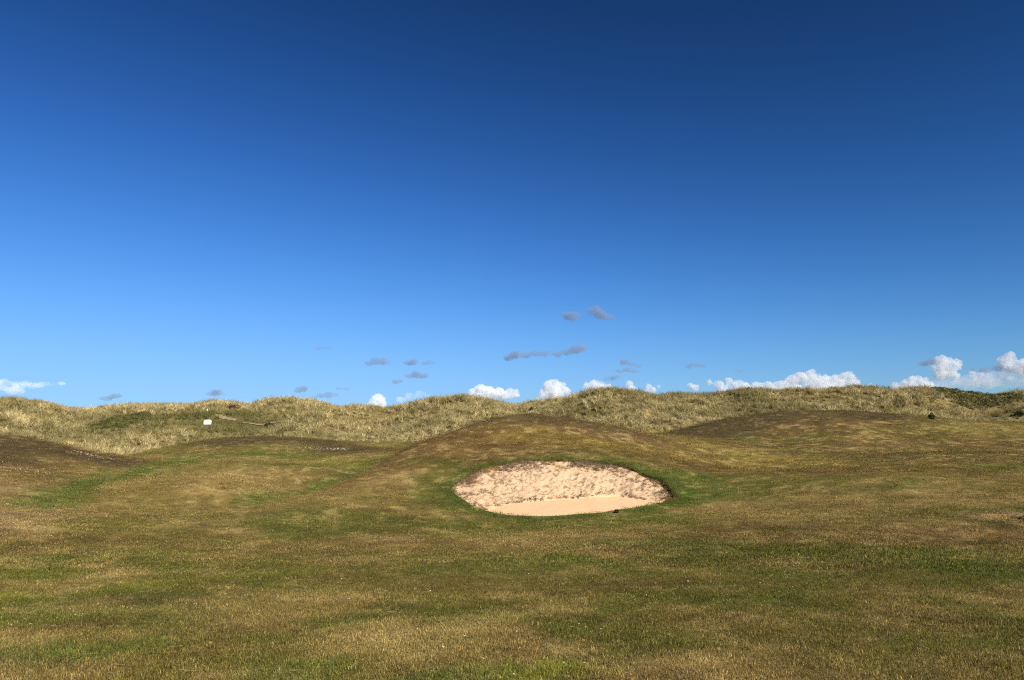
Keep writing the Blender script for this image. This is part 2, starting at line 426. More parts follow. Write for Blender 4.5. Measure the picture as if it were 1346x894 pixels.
# ------------------------------------------------------------------ ground sheet and dunes
a_f = np.linspace(-R(46), R(46), 800)
a_c = np.linspace(R(46), 2 * math.pi - R(46), 90)[1:-1]
ang = np.concatenate([a_f, a_c]); NA = len(ang)
rad = np.concatenate([[0.35, 0.8, 1.4, 2.0, 2.6], np.exp(np.linspace(math.log(3.2), math.log(34), 560)), np.exp(np.linspace(math.log(34), math.log(125), 300))[1:], np.exp(np.linspace(math.log(125), math.log(9000), 50))[1:]])
NR = len(rad)
RR, AA = np.meshgrid(rad, ang, indexing='ij')
GX = (RR * np.sin(AA)).ravel(); GY = (RR * np.cos(AA)).ravel()
GX = np.append(GX, 0.0); GY = np.append(GY, 0.0)
i0 = (np.arange(NR - 1)[:, None] * NA + np.arange(NA)[None]).ravel()
i1 = (np.arange(NR - 1)[:, None] * NA + (np.arange(NA)[None] + 1) % NA).ravel()
F = np.stack([i0, i0 + NA, i1 + NA, i1], 1)
cxm = GX[F].mean(1); cym = GY[F].mean(1)
mask = near_rim(cxm, cym); ins = np.zeros(len(F), bool)
ins[mask] = inside(RIM, cxm[mask], cym[mask])
F = F[~ins]
used_in = np.zeros(len(GX), bool); all_in = ins
Fi = np.stack([i0, i0 + NA, i1 + NA, i1], 1)[ins]
vin = np.zeros(len(GX), bool); vin[Fi.ravel()] = True
vout = np.zeros(len(GX), bool); vout[F.ravel()] = True
bnd = np.nonzero(vin & vout)[0]
# snap the hole's edge on to the rim
def closest_on_rim(x, y):
    A = RIM; B = np.roll(RIM, -1, 0); AB = B - A
    best = []
    for px, py in zip(x, y):
        t = np.clip(((px - A[:, 0]) * AB[:, 0] + (py - A[:, 1]) * AB[:, 1]) / np.maximum((AB ** 2).sum(1), 1e-9), 0, 1)
        q = A + t[:, None] * AB; d = (q[:, 0] - px) ** 2 + (q[:, 1] - py) ** 2
        best.append(q[d.argmin()])
    return np.array(best)
q = closest_on_rim(GX[bnd], GY[bnd]); GX[bnd] = q[:, 0]; GY[bnd] = q[:, 1]
GZ = ground(GX, GY)
tint = np.zeros((len(GX), 3)); fr = (GY > 0) & (np.hypot(GX, GY) < 140)
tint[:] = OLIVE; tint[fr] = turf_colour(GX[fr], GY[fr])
V = np.stack([GX, GY, GZ], 1)
# split the sheet into the links turf and the dunes behind it
tf = dune_t(GX, GY); fdune = ((tf[F] > 0.02).all(1)) & (np.hypot(GX[F].mean(1), GY[F].mean(1)) > 44) & (GY[F].min(1) > 20) & (np.hypot(GX[F].mean(1), GY[F].mean(1)) < 190) & (np.abs(np.arctan2(GX[F].mean(1), GY[F].mean(1))) < R(45))
def sub_mesh(name, faces, extra_tri=None):
    ids, inv = np.unique(faces, return_inverse=True)
    me = mesh_np(name, V[ids], inv.reshape(faces.shape)); set_tint(me, tint[ids]); me.materials.append(M_TURF)
    return me
# centre cap as degenerate-free quads: fan closed by pairs
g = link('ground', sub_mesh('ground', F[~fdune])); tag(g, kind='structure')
dn_ = link('dunes', sub_mesh('dunes', F[fdune])); tag(dn_, kind='structure')

# ------------------------------------------------------------------ bunker sand
rz = ground(RIM[:, 0], RIM[:, 1])
NTH = len(RIM); NS = 90
YMIN = RIM[:, 1].min()
def floor_z(x, y): return (rz.min() - 0.13) + 0.10 * (y - YMIN)
def on_floor(px, py):
    Y = np.linspace(YMIN - .5, YMIN + 8, 1200); cx = (px - CX) / F_PX; cy = (CY - py) / F_PX; t = Y / (CP - cy * SP)
    X = t * cx; Z = EYE + t * (SP + cy * CP); i = np.argmin(np.abs(Z - floor_z(X, Y))); return np.array([X[i], Y[i]])
BASE = np.array([on_floor(*p) for p in [(634, 672.5), (648, 668), (662, 664.5), (690, 660.5), (720, 658), (755, 656), (785, 654), (806, 652.5), (815, 652.5), (826, 654.5), (840, 656.5), (862, 659), (880, 660.5)]])
BASE = np.concatenate([[RIM[np.hypot(*(RIM - BASE[0]).T).argmin()]], BASE, [RIM[np.hypot(*(RIM - BASE[-1]).T).argmin()]]])
_i0 = np.hypot(*(RIM - BASE[0]).T).argmin(); _i1 = np.hypot(*(RIM - BASE[-1]).T).argmin()
BACK = np.roll(RIM, -_i1, 0)[:(_i0 - _i1) % len(RIM) + 1]; BACKZ = np.roll(rz, -_i1)[:len(BACK)]   # rim from the right end over the back to the left end
WALLPOLY = np.concatenate([BASE, BACK[1:-1]])
print('rim Y', RIM[:, 1].min(), RIM[:, 1].max(), 'X', RIM[:, 0].min(), RIM[:, 0].max(), 'z', rz.min(), rz.max(), 'base Y', BASE[:, 1].min(), BASE[:, 1].max())
def poly_dist(pl, x, y):
    d = np.full(len(x), 1e9)
    for a_, b_ in zip(pl[:-1], pl[1:]):
        ab = b_ - a_; t = np.clip(((x - a_[0]) * ab[0] + (y - a_[1]) * ab[1]) / max(ab @ ab, 1e-9), 0, 1)
        d = np.minimum(d, np.hypot(x - a_[0] - t * ab[0], y - a_[1] - t * ab[1]))
    return d
def sand_z(x, y):
    """height of the sand, how far up the face (0 floor .. 1 rim), distance to the rim"""
    d, _ = rim_dist(x, y)
    db = np.hypot(x[:, None] - BACK[:, 0], y[:, None] - BACK[:, 1]); w = 1 / (db ** 2 + .01) ** 3
    zr = (w * BACKZ).sum(1) / w.sum(1); dback = db.min(1)
    wob = 0.16 * fbm(x / .5, y / .5, 221, 3)
    dbase = poly_dist(BASE, x, y) + wob
    t = np.where(inside(WALLPOLY, x, y), np.clip(dbase, 0, None) / (np.clip(dbase, 0, None) + dback + 1e-4), 0)
    n = fbm(x / .55, y / .55, 201, 4); n2 = fbm(x / .14, y / .14, 211, 3)
    fz = floor_z(x, y) + .006 * n2 + .012 * n
    up = .05 * sstep(0, .10, t) * (1 - sstep(.3, 1, t))          # slumped sand overhanging its foot
    z = fz + np.maximum(zr - .06 - .13 * sstep(2.0, 3.8, x - RIM_C[0]) - fz, 0.02) * np.clip(t, 0, 1) ** .95 + (t > 0) * (up * .5 + sstep(0, .1, t) * (1 - .7 * sstep(.8, 1, t)) * (n * .09 + n2 * .045))
    hp = on_floor(783, 651); z = z + 0.17 * np.exp(-((x - hp[0]) / .20) ** 2 - ((y - hp[1]) / .35) ** 2)
    return z, t, d
sx = []
for s in np.linspace(0, 1, NS): sx.append(RIM + (RIM_C - RIM) * s)
sx = np.concatenate(sx)
SZ, WALL = np.empty(len(sx)), np.empty(len(sx))
for i in range(0, len(sx), 10000):
    SZ[i:i + 10000], WALL[i:i + 10000], _ = sand_z(sx[i:i + 10000, 0], sx[i:i + 10000, 1])
SZ[:NTH] = np.minimum(rz - 0.03, np.maximum(SZ[:NTH], rz - .17))
f0 = (np.arange(NS - 2)[:, None] * NTH + np.arange(NTH)[None]).ravel(); f1 = (np.arange(NS - 2)[:, None] * NTH + (np.arange(NTH)[None] + 1) % NTH).ravel()
SF = np.stack([f0, f1, f1 + NTH, f0 + NTH], 1)
cap = (NS - 2) * NTH
sverts = np.concatenate([np.column_stack([sx[:(NS - 1) * NTH], SZ[:(NS - 1) * NTH]]), [[RIM_C[0], RIM_C[1], SZ[-1]]]])
me = mesh_np('sand', sverts, SF)
bm = bmesh.new(); bm.from_mesh(me); bm.verts.ensure_lookup_table()
cv = bm.verts[len(sverts) - 1]
for i in range(NTH): bm.faces.new((bm.verts[cap + i], bm.verts[cap + (i + 1) % NTH], cv)).smooth = True
bm.to_mesh(me); bm.free()
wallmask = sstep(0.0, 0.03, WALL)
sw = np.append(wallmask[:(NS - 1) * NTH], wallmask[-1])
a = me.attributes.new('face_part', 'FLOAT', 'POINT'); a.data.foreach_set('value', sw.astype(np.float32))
def sand_material():
    b = NT('bunker_sand'); geo = b.n('ShaderNodeNewGeometry'); fa = b.n('ShaderNodeAttribute', attribute_name='face_part')
    n1 = b.n('ShaderNodeTexNoise', ins={'Vector': geo.outputs['Position'], 'Scale': 7.0, 'Detail': 8.0, 'Roughness': .7})
    n2 = b.n('ShaderNodeTexNoise', ins={'Vector': geo.outputs['Position'], 'Scale': 55.0, 'Detail': 5.0, 'Roughness': .7})
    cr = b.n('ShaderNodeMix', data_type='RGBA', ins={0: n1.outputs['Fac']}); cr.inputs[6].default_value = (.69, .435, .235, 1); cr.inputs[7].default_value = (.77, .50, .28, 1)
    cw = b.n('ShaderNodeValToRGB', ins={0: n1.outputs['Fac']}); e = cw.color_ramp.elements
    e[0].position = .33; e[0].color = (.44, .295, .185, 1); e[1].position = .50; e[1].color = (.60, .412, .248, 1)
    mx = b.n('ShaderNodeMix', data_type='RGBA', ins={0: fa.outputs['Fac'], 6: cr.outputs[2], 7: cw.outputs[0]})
    hs = b.n('ShaderNodeMath', operation='MULTIPLY_ADD', ins={0: n1.outputs['Fac'], 1: 3.0, 2: n2.outputs['Fac']})
    st = b.n('ShaderNodeMapRange', ins={'Value': fa.outputs['Fac'], 'To Min': .15, 'To Max': .55})
    bp = b.n('ShaderNodeBump', ins={'Distance': .03, 'Height': hs.outputs[0], 'Strength': st.outputs[0]})
    bs = b.n('ShaderNodeBsdfPrincipled', ins={'Base Color': mx.outputs[2], 'Roughness': .95, 'Normal': bp.outputs[0]}); bs.inputs['Specular IOR Level'].default_value = .05
    b.link(bs.outputs[0], b.out.inputs[0]); return b.m
me.materials.append(sand_material())
so = link('sand_bunker', me); tag(so, 'oval bunker of pale pinkish sand with a ragged back face cut into the brown mound', 'bunker')
# cut earth edge under the turf, a strip hanging from the rim
ev = np.concatenate([np.column_stack([RIM, rz + .002]), np.column_stack([RIM + (RIM_C - RIM) * 0.004, rz - .22])])
ii = np.arange(NTH); jj = (ii + 1) % NTH
em = mesh_np('turf_edge', ev, np.stack([ii, jj, jj + NTH, ii + NTH], 1)); em.materials.append(simple_material('cut_turf', (.10, .065, .03), .95, 12, .5, .02, .05))
eo = link('turf_edge', em, so)

# ------------------------------------------------------------------ grass tuft sources (never linked to the scene)
def tuft(name, n, rad_, hmin, hmax, wid, lean, mat, seg=2, seed=0, curl=.6, flop=0):
    rg = np.random.default_rng(seed); vs = []; fs = []; sh = []
    for _ in range(n):
        a = rg.uniform(0, 6.283); rr = rad_ * math.sqrt(rg.uniform()); bx, by = rr * math.cos(a), rr * math.sin(a)
        h = rg.uniform(hmin, hmax); la = a + rg.normal(0, .9) if flop == 0 else rg.uniform(0, 6.283)
        ln = abs(rg.normal(lean, lean * .5)); w = wid * rg.uniform(.7, 1.3)
        wa = rg.uniform(0, 3.1416); wx, wy = math.cos(wa) * w / 2, math.sin(wa) * w / 2
        b0 = len(vs); s = rg.uniform()
        for k in range(seg + 1):
            t = k / seg; th = ln * (t * (1 - curl) + curl * t * t)
            off = h * math.sin(min(th, 1.5)) * t; z = h * t * math.cos(min(th, 1.5))
            x, y = bx + off * math.cos(la), by + off * math.sin(la); ww = 1 - t * .85
            if k == seg: vs.append((x, y, z)); sh.append(s)
            else: vs += [(x - wx * ww, y - wy * ww, z - (.01 if k == 0 else 0)), (x + wx * ww, y + wy * ww, z - (.01 if k == 0 else 0))]; sh += [s, s]
        for k in range(seg - 1):
            i = b0 + 2 * k; fs.append((i, i + 1, i + 3)); fs.append((i, i + 3, i + 2))
        i = b0 + 2 * (seg - 1); fs.append((i, i + 1, i + 2))
    me = mesh_np(name, vs, fs, False); at_ = me.attributes.new('shade', 'FLOAT', 'POINT'); at_.data.foreach_set('value', np.array(sh, np.float32))
    me.materials.append(mat); return bpy.data.objects.new(name, me)

def leaf_clump(name, n, r, h, size, mat, seed=0):
    rg = np.random.default_rng(seed); vs = []; fs = []; sh = []
    for _ in range(n):
        d = rg.normal(size=3); d /= np.linalg.norm(d); rr = rg.uniform(.55, 1.0)
        c = np.array([d[0] * r * rr, d[1] * r * rr, abs(d[2]) * h * rr]) + rg.normal(0, .05 * r, 3)
        u = rg.normal(size=3); u /= np.linalg.norm(u); v = np.cross(u, rg.normal(size=3)); v /= np.linalg.norm(v)
        s = size * rg.uniform(.6, 1.4); b0 = len(vs)
        vs += [tuple(c - u * s), tuple(c + v * s * .5), tuple(c + u * s), tuple(c - v * s * .5)]; fs.append((b0, b0 + 1, b0 + 2)); fs.append((b0, b0 + 2, b0 + 3)); sh += [rg.uniform()] * 4
    me = mesh_np(name, vs, fs, False); at_ = me.attributes.new('shade', 'FLOAT', 'POINT'); at_.data.foreach_set('value', np.array(sh, np.float32))
    me.materials.append(mat); return bpy.data.objects.new(name, me)

def scatter(name, pts, col, scale, sources, tilt=.12, kind='stuff', zscale=None, parent=None):
    n = len(pts)
    me = bpy.data.meshes.new(name); me.vertices.add(n); me.vertices.foreach_set('co', np.asarray(pts, np.float32).ravel())
    set_tint(me, col)
    rot = np.column_stack([rng.normal(0, tilt, n), rng.normal(0, tilt, n), rng.uniform(0, 6.283, n)]).astype(np.float32)
    sc3 = np.column_stack([scale, scale, scale * (zscale if zscale is not None else 1)]).astype(np.float32)
    a = me.attributes.new('rot', 'FLOAT_VECTOR', 'POINT'); a.data.foreach_set('vector', rot.ravel())
    a = me.attributes.new('size', 'FLOAT_VECTOR', 'POINT'); a.data.foreach_set('vector', sc3.ravel())
    a = me.attributes.new('pick', 'INT', 'POINT'); a.data.foreach_set('value', rng.integers(0, len(sources), n).astype(np.int32))
    o = link(name, me, parent)
    if kind: o['kind'] = kind
    ng = bpy.data.node_groups.new(name, 'GeometryNodeTree')
    ng.interface.new_socket('Geometry', in_out='INPUT', socket_type='NodeSocketGeometry'); ng.interface.new_socket('Geometry', in_out='OUTPUT', socket_type='NodeSocketGeometry')
    N = ng.nodes.new; L = ng.links.new
    gi = N('NodeGroupInput'); go = N('NodeGroupOutput'); iop = N('GeometryNodeInstanceOnPoints'); jn = N('GeometryNodeJoinGeometry')
    for s in reversed(sources):
        oi = N('GeometryNodeObjectInfo'); oi.inputs['Object'].default_value = s; oi.inputs['As Instance'].default_value = True
        L(oi.outputs['Geometry'], jn.inputs[0])
    def named(nm, dt):
        nd = N('GeometryNodeInputNamedAttribute'); nd.data_type = dt; nd.inputs['Name'].default_value = nm; return nd.outputs['Attribute']
    L(gi.outputs[0], iop.inputs['Points']); L(jn.outputs[0], iop.inputs['Instance']); iop.inputs['Pick Instance'].default_value = True
    L(named('pick', 'INT'), iop.inputs['Instance Index']); L(named('rot', 'FLOAT_VECTOR'), iop.inputs['Rotation']); L(named('size', 'FLOAT_VECTOR'), iop.inputs['Scale'])
    L(iop.outputs[0], go.inputs[0])
    md = o.modifiers.new('scatter', 'NODES'); md.node_group = ng
    return o

def fan(n, r0, r1, half=R(41), power=1.0):
    """random plan points in the camera-side fan, denser near if power < 2"""
    u = rng.uniform(0, 1, n)
    r = np.exp(np.log(r0) + u * (np.log(r1) - np.log(r0))) if power == 0 else (r0 ** power + u * (r1 ** power - r0 ** power)) ** (1 / power)
    a = rng.uniform(-half, half, n)
    return r * np.sin(a), r * np.cos(a)

def off_sand(x, y, margin=0.0):
    keep = np.ones(len(x), bool); m = near_rim(x, y)
    if m.any():
        ins = inside(RIM, x[m], y[m]); k = ~ins
        if margin: d, _ = rim_dist(x[m], y[m]); k &= d > margin
        keep[m] = k
    return keep

near_t = [tuft('t', 44, .11, .012, .034, .0035, 1.15, M_BLADE, 2, i, flop=1) for i in range(6)]
mid_t = [tuft('t', 52, .23, .014, .036, .0075, 1.2, M_BLADE, 2, 20 + i, flop=1) for i in range(5)]
far_t = [tuft('t', 54, .50, .02, .05, .016, 1.2, M_BLADE, 2, 40 + i, flop=1) for i in range(5)]
def turf_layer(name, n, r0, r1, src, power, smin, smax, sel=None):
    x, y = fan(n, r0, r1, power=power); k = off_sand(x, y, .02) & (dune_mask(x, y) < .5); x, y = x[k], y[k]
    jr = .010 * np.hypot(x, y) + .05; c = turf_colour(x + rng.normal(0, 1, len(x)) * jr, y + rng.normal(0, 1, len(x)) * jr); c = c * np.exp(rng.normal(0, .22, (len(x), 1)))
    rnd = rng.uniform(0, 1, len(x))[:, None]
    lum = np.clip(c.mean(1, keepdims=True) / .10, .25, 1.1); c = np.where(rnd < .10, c * .5 + STRAW * .6 * lum, c); c = np.where(rnd > .95, c * .5 + YELG * .5 * lum, c)
    s = rng.uniform(smin, smax, len(x))
    green = sstep(-.01, .03, c[:, 1] - c[:, 0] * .95)
    s *= 1 + .25 * green
    hz = .8 + .5 * fbm(x / .5, y / .5, 301, 2) + .25 * fbm(x / 2., y / 2., 305, 2)
    return scatter(name, np.column_stack([x, y, ground(x, y) - .004]), c, s, src, zscale=np.clip(hz, .4, 1.6))
turf_layer('short_grass', 46000, 3.4, 13, near_t, 1.2, .8, 1.3)
turf_layer('turf_grass', 46000, 12, 32, mid_t, 1.3, .8, 1.3)
turf_layer('rough_grass', 26000, 30, 66, far_t, 1.5, .8, 1.3)

# ------------------------------------------------------------------ marram on the dunes
mar = [tuft('m', 48, .15, .36, .78, .033, 1.0, M_MARRAM, 3, 60 + i) for i in range(6)]
x, y = fan(46000, 48, 118, R(42), 1.6)
dt = dune_t(x, y)
SCRUB_PX = [(1196, 513), (1230, 520), (1262, 534), (1290, 538), (1320, 532), (1346, 526), (1346, 521), (1318, 519), (1290, 518), (1260, 513), (1225, 511)]
BANK_PX = [(95, 566), (125, 558), (160, 546), (200, 542), (200, 553), (165, 565), (130, 569)]
def pix_poly(px, x, y):
    """is the plan point inside the ground patch under these photo pixels"""
    pl = np.array([cast(*p)[:2] for p in px]); return inside(pl, x, y)
scrub_m = pix_poly(SCRUB_PX, x, y); bank_m = pix_poly(BANK_PX, x, y)
PATHS = [[(276, 544), (290, 549), (310, 553)], [(318, 556), (345, 559), (400, 559)], [(420, 561), (440, 565), (455, 571)]]
def path_dist(x, y):
    d = np.full(len(x), 1e9)
    for pl in PATHS:
        q = [cast(*p)[:2] for p in pl]
        for a_, b_ in zip(q[:-1], q[1:]):
            ab = b_ - a_; t = np.clip(((x - a_[0]) * ab[0] + (y - a_[1]) * ab[1]) / (ab @ ab), 0, 1)
            d = np.minimum(d, np.hypot(x - a_[0] - t * ab[0], y - a_[1] - t * ab[1]))
    return d
tee = cast(272, 551); sgp = cast(272.5, 559.5); rdp = cast(305, 540); tpp = cast(272.3, 543.5); teeg = np.exp(-((x - tee[0]) / 8) ** 2 - ((y - tee[1]) / 6) ** 2)
bare = fbm(x / 3.5, y / 3.5, 401, 3)
keep = (dt > 0.0 + .10 * bare) & (rng.uniform(0, 1, len(x)) < (.82 + .45 * bare) * (.25 + .75 * sstep(0, .14, dt + .1 * bare))) & ~bank_m & ~scrub_m & (path_dist(x, y) > .38) & (np.hypot(x - tpp[0], y - tpp[1] + .3) > .7) & (np.hypot(x - sgp[0], y - sgp[1] + .5) > 1.0) & (np.hypot((x - rdp[0]) * .8, y - rdp[1] + .6) > 1.25)
x, y, teeg = x[keep], y[keep], teeg[keep]
v1 = fbm(x / 9, y / 9, 411, 3); v2 = rng.uniform(0, 1, len(x))
c = np.array([.46, .37, .16])[None] * np.ones((len(x), 1))
def mixc(c, col, w): return c + (np.asarray(col)[None] - c) * np.clip(w, 0, 1)[:, None]
c = mixc(c, [.72, .595, .31], sstep(.5, 1, v2)); c = mixc(c, [.15, .13, .045], sstep(.5, .05, v2) * .75); c = mixc(c, [.20, .175, .06], sstep(-.05, .5, v1) * .5)
c = mixc(c, [.13, .13, .03], teeg * .75)
s = rng.uniform(.55, 1.1, len(x)) * (1 - .3 * teeg) * (.5 + .65 * sstep(0.0, .3, dune_t(x, y))) * (1 + .5 * fbm(x / 4, y / 4, 421, 2))
scatter('marram_grass', np.column_stack([x, y, ground(x, y) - .03]), c, s, mar, .18)
bpy.data.objects['marram_grass'].location = (0, 0, 0)

# dark scrub: bank below the tee, hollow on the right
clump = [leaf_clump('s', 150, .55, .5, .085, M_SCRUB, 80 + i) for i in range(4)]
x, y = fan(60000, 60, 112, R(42), 2)
m = (pix_poly(SCRUB_PX, x, y)); m2 = pix_poly(BANK_PX, x, y)
xs, ys = x[m], y[m]; pick = rng.uniform(0, 1, len(xs)) < .5; xs, ys = xs[pick], ys[pick]
cs = np.array([.15, .135, .050])[None] * rng.uniform(.6, 1.6, (len(xs), 1)) + np.where(rng.uniform(0, 1, (len(xs), 1)) < .2, 1, 0) * np.array([.07, .05, .02])
scatter('dune_scrub', np.column_stack([xs, ys, ground(xs, ys) - .05]), cs, rng.uniform(.45, .95, len(xs)), clump, .2)
xs, ys = x[m2], y[m2]
cs = np.array([.125, .122, .040])[None] * rng.uniform(.6, 1.5, (len(xs), 1))
scatter('bank_herbage', np.column_stack([xs, ys, ground(xs, ys) - .05]), cs, rng.uniform(.28, .55, len(xs)), clump, .2)

# ------------------------------------------------------------------ dead roots and straw on the bunker face, dark tufts for the shadow at its foot, long bents along its back rim
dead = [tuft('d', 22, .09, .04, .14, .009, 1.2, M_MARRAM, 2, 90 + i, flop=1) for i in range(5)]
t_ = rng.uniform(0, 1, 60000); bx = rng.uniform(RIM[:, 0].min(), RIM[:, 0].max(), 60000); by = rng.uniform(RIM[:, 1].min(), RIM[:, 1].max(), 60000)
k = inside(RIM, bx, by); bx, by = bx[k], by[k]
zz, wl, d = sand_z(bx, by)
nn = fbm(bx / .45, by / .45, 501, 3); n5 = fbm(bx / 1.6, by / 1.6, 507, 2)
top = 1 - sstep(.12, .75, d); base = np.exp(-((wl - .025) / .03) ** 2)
dens = (wl > .004) * (.050 + 1.0 * top * sstep(-.3, .35, nn + n5) + .14 * sstep(.10, .5, nn) + .75 * base * sstep(-.25, .3, nn + .2))  # last term packs tufts along the foot to draw the overhang's shadow line
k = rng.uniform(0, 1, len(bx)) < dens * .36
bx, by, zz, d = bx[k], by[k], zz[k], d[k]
c = np.array([.27, .188, .105])[None] * rng.uniform(.45, 1.5, (len(bx), 1)); c = np.where((wl[k] < .07)[:, None], c * np.array([.42, .38, .34]), c); c = mixc(c, [.33, .20, .05], sstep(.1, .5, fbm(bx / .9, by / .9, 511, 2)) * .8)  # tufts low on the face darkened: overhang shadow put into their colour
scatter('roots_and_foot_shade', np.column_stack([bx, by, zz]), c, rng.uniform(.35, 1.0, len(bx)), dead, .5)
bent = [tuft('b', 16, .07, .06, .15, .008, .9, M_MARRAM, 2, 95 + i, flop=1) for i in range(4)]
idx = rng.integers(0, NTH, 1500); p = RIM[idx] + rng.normal(0, .05, (1500, 2)); out = (RIM[idx] - RIM_C); out /= np.linalg.norm(out, axis=1)[:, None]
p += out * rng.uniform(-.03, .10, (1500, 1)); wy = (RIM[idx][:, 1] - RIM[:, 1].min()) / np.ptp(RIM[:, 1])
k = rng.uniform(0, 1, 1500) < sstep(.15, .6, wy) * .8; p = p[k]
c = turf_colour(p[:, 0], p[:, 1]); c = np.where(rng.uniform(0, 1, (len(p), 1)) < .4, np.array([.22, .15, .05]), c)
scatter('rim_bents', np.column_stack([p, ground(p[:, 0], p[:, 1]) - .03]), c, rng.uniform(.5, 1.0, len(p)), bent, .3)

# ------------------------------------------------------------------ shells, daisies
def pebble(name, seed, mat):
    bm = bmesh.new(); bmesh.ops.create_icosphere(bm, subdivisions=2, radius=.5); rg = random.Random(seed)
    for v in bm.verts: v.co = Vector((v.co.x * 1.0, v.co.y * .8, v.co.z * .35)) * (1 + rg.uniform(-.12, .12))
    me = bpy.data.meshes.new(name); bm.to_mesh(me); bm.free(); me.materials.append(mat); return bpy.data.objects.new(name, me)
M_SHELL = simple_material('shell', (.62, .52, .40), .7, 3, .3)
peb = [pebble('p', i, M_SHELL) for i in range(4)]
def patch(pts, n, w, smin, smax):
    q = np.array([cast(*p)[:2] for p in pts]); i = rng.integers(0, len(q) - 1, n) if len(q) > 1 else np.zeros(n, int)
    t = rng.uniform(0, 1, (n, 1)); p = q[i] + (q[np.minimum(i + 1, len(q) - 1)] - q[i]) * t + rng.normal(0, w, (n, 2))
    return p, rng.uniform(smin, smax, n) ** 1.0
ps = [patch([(112, 596), (120, 599), (140, 603)], 90, .35, .02, .075), patch([(405, 588), (430, 590), (455, 591)], 70, .5, .03, .09), patch([(440, 590), (456, 590)], 20, .3, .03, .09), patch([(10, 695), (25, 680), (5, 660), (30, 650)], 110, .5, .012, .035), patch([(40, 615), (60, 622), (30, 612)], 70, .8, .015, .045), patch([(360, 585), (400, 592)], 14, .8, .03, .07)]
p = np.concatenate([a_ for a_, _ in ps]); s = np.concatenate([b_ for _, b_ in ps])
scatter('broken_shells', np.column_stack([p, ground(p[:, 0], p[:, 1]) + .012]), np.ones((len(p), 3)) * .6, s, peb, .25)
def daisy(name, mats):
    bm = bmesh.new(); n = 11
    for i in range(n):
        a0 = i / n * 6.283
        def pt(r, da, z): return bm.verts.new((r * math.cos(a0 + da), r * math.sin(a0 + da), z))
        bm.faces.new((pt(.15, -.15, .9), pt(.5, -.2, .97), pt(.56, 0, .95), pt(.5, .2, .97), pt(.15, .15, .9)))
    c = [bm.verts.new((.2 * math.cos(k / 8 * 6.283), .2 * math.sin(k / 8 * 6.283), .95)) for k in range(8)]; t = bm.verts.new((0, 0, 1.05))
    for k in range(8): bm.faces.new((c[k], c[(k + 1) % 8], t)).material_index = 1
    st = [bm.verts.new((.04 * math.cos(k * 2.1), .04 * math.sin(k * 2.1), z)) for z in (0, .93) for k in range(3)]
    for k in range(3): bm.faces.new((st[k], st[(k + 1) % 3], st[3 + (k + 1) % 3], st[3 + k])).material_index = 2
    me = bpy.data.meshes.new(name); bm.to_mesh(me); bm.free()
    for m in mats: me.materials.append(m)
    return bpy.data.objects.new(name, me)
dz = daisy('d', [simple_material('petal', (.72, .70, .60), .6, 30, .1), simple_material('daisy_eye', (.65, .42, .03), .7, 30, .1), simple_material('stalk', (.08, .11, .02), .7, 30, .2)])
x, y = fan(2600, 4.6, 26, R(38), 1.4); k = off_sand(x, y, .4) & (fbm(x / 2.2, y / 2.2, 601, 3) > .10); x, y = x[k], y[k]
q = [patch(pp, n_, w_, .03, .05)[0] for pp, n_, w_ in (([(1040, 750), (1110, 765)], 26, .5), ([(590, 703), (640, 704)], 50, .4), ([(60, 812), (100, 805)], 24, .25), ([(735, 706), (790, 705)], 24, .5))]
x = np.concatenate([x] + [a_[:, 0] for a_ in q]); y = np.concatenate([y] + [a_[:, 1] for a_ in q])
scatter('daisies', np.column_stack([x, y, ground(x, y)]), np.ones((len(x), 3)), rng.uniform(.009, .016, len(x)), [dz], .35, zscale=1.6)

# ------------------------------------------------------------------ taller yellow-green tufts and loose dry stalks in the mown turf
tall = [tuft('w', 46, .07, .035, .085, .004, .8, M_BLADE, 3, 120 + i) for i in range(4)]
q = [patch(pp, n_, w_, 1, 1)[0] for pp, n_, w_ in (([(175, 772), (210, 768)], 16, .16), ([(275, 734), (300, 732)], 16, .2), ([(0, 784), (25, 784)], 12, .15), ([(600, 890), (660, 884)], 22, .12), ([(690, 889), (735, 878)], 22, .12), ([(590, 705), (650, 705)], 26, .35), ([(110, 856), (200, 846)], 16, .15), ([(380, 882), (430, 875)], 14, .12), ([(640, 745), (760, 740)], 26, .3), ([(985, 735), (1060, 745)], 22, .4))]
x2, y2 = fan(420, 4.6, 22, R(37), 1.3); kk_ = fbm(x2 / 1.7, y2 / 1.7, 641, 2) > .08
p = np.concatenate(q + [np.column_stack([x2, y2])[kk_]]); kk_ = off_sand(p[:, 0], p[:, 1], .5); p = p[kk_]
c = turf_colour(p[:, 0], p[:, 1]) * .4 + np.array([.15, .15, .03]) * rng.uniform(.4, 1.1, (len(p), 1))
scatter('tall_tufts', np.column_stack([p, ground(p[:, 0], p[:, 1]) - .004]), c, rng.uniform(.5, 1.0, len(p)), tall, .2)
def stalk(name, seed):
    rg = np.random.default_rng(seed); n_ = 7; L_ = np.linspace(-.5, .5, n_); bend = rg.normal(0, .12); vs = []; fs = []
    for i, l in enumerate(L_):
        for k in range(3): vs.append((l, bend * (l * l - .2) + .012 * math.cos(k * 2.09), .02 + .06 * abs(l) * (l > 0) + .012 * math.sin(k * 2.09)))
    for i in range(n_ - 1):
        for k in range(3): fs.append((3 * i + k, 3 * i + (k + 1) % 3, 3 * i + 3 + (k + 1) % 3, 3 * i + 3 + k))
    me = mesh_np(name, vs, fs, True); a_ = me.attributes.new('shade', 'FLOAT', 'POINT'); a_.data.foreach_set('value', np.full(len(vs), .6, np.float32)); me.materials.append(M_BLADE); return bpy.data.objects.new(name, me)
x2, y2 = fan(900, 4.6, 20, R(37), 1.2); kk_ = off_sand(x2, y2, .5); x2, y2 = x2[kk_], y2[kk_]
xs_, ys_ = cast(1315, 822)[:2]; x2 = np.append(x2, xs_); y2 = np.append(y2, ys_)
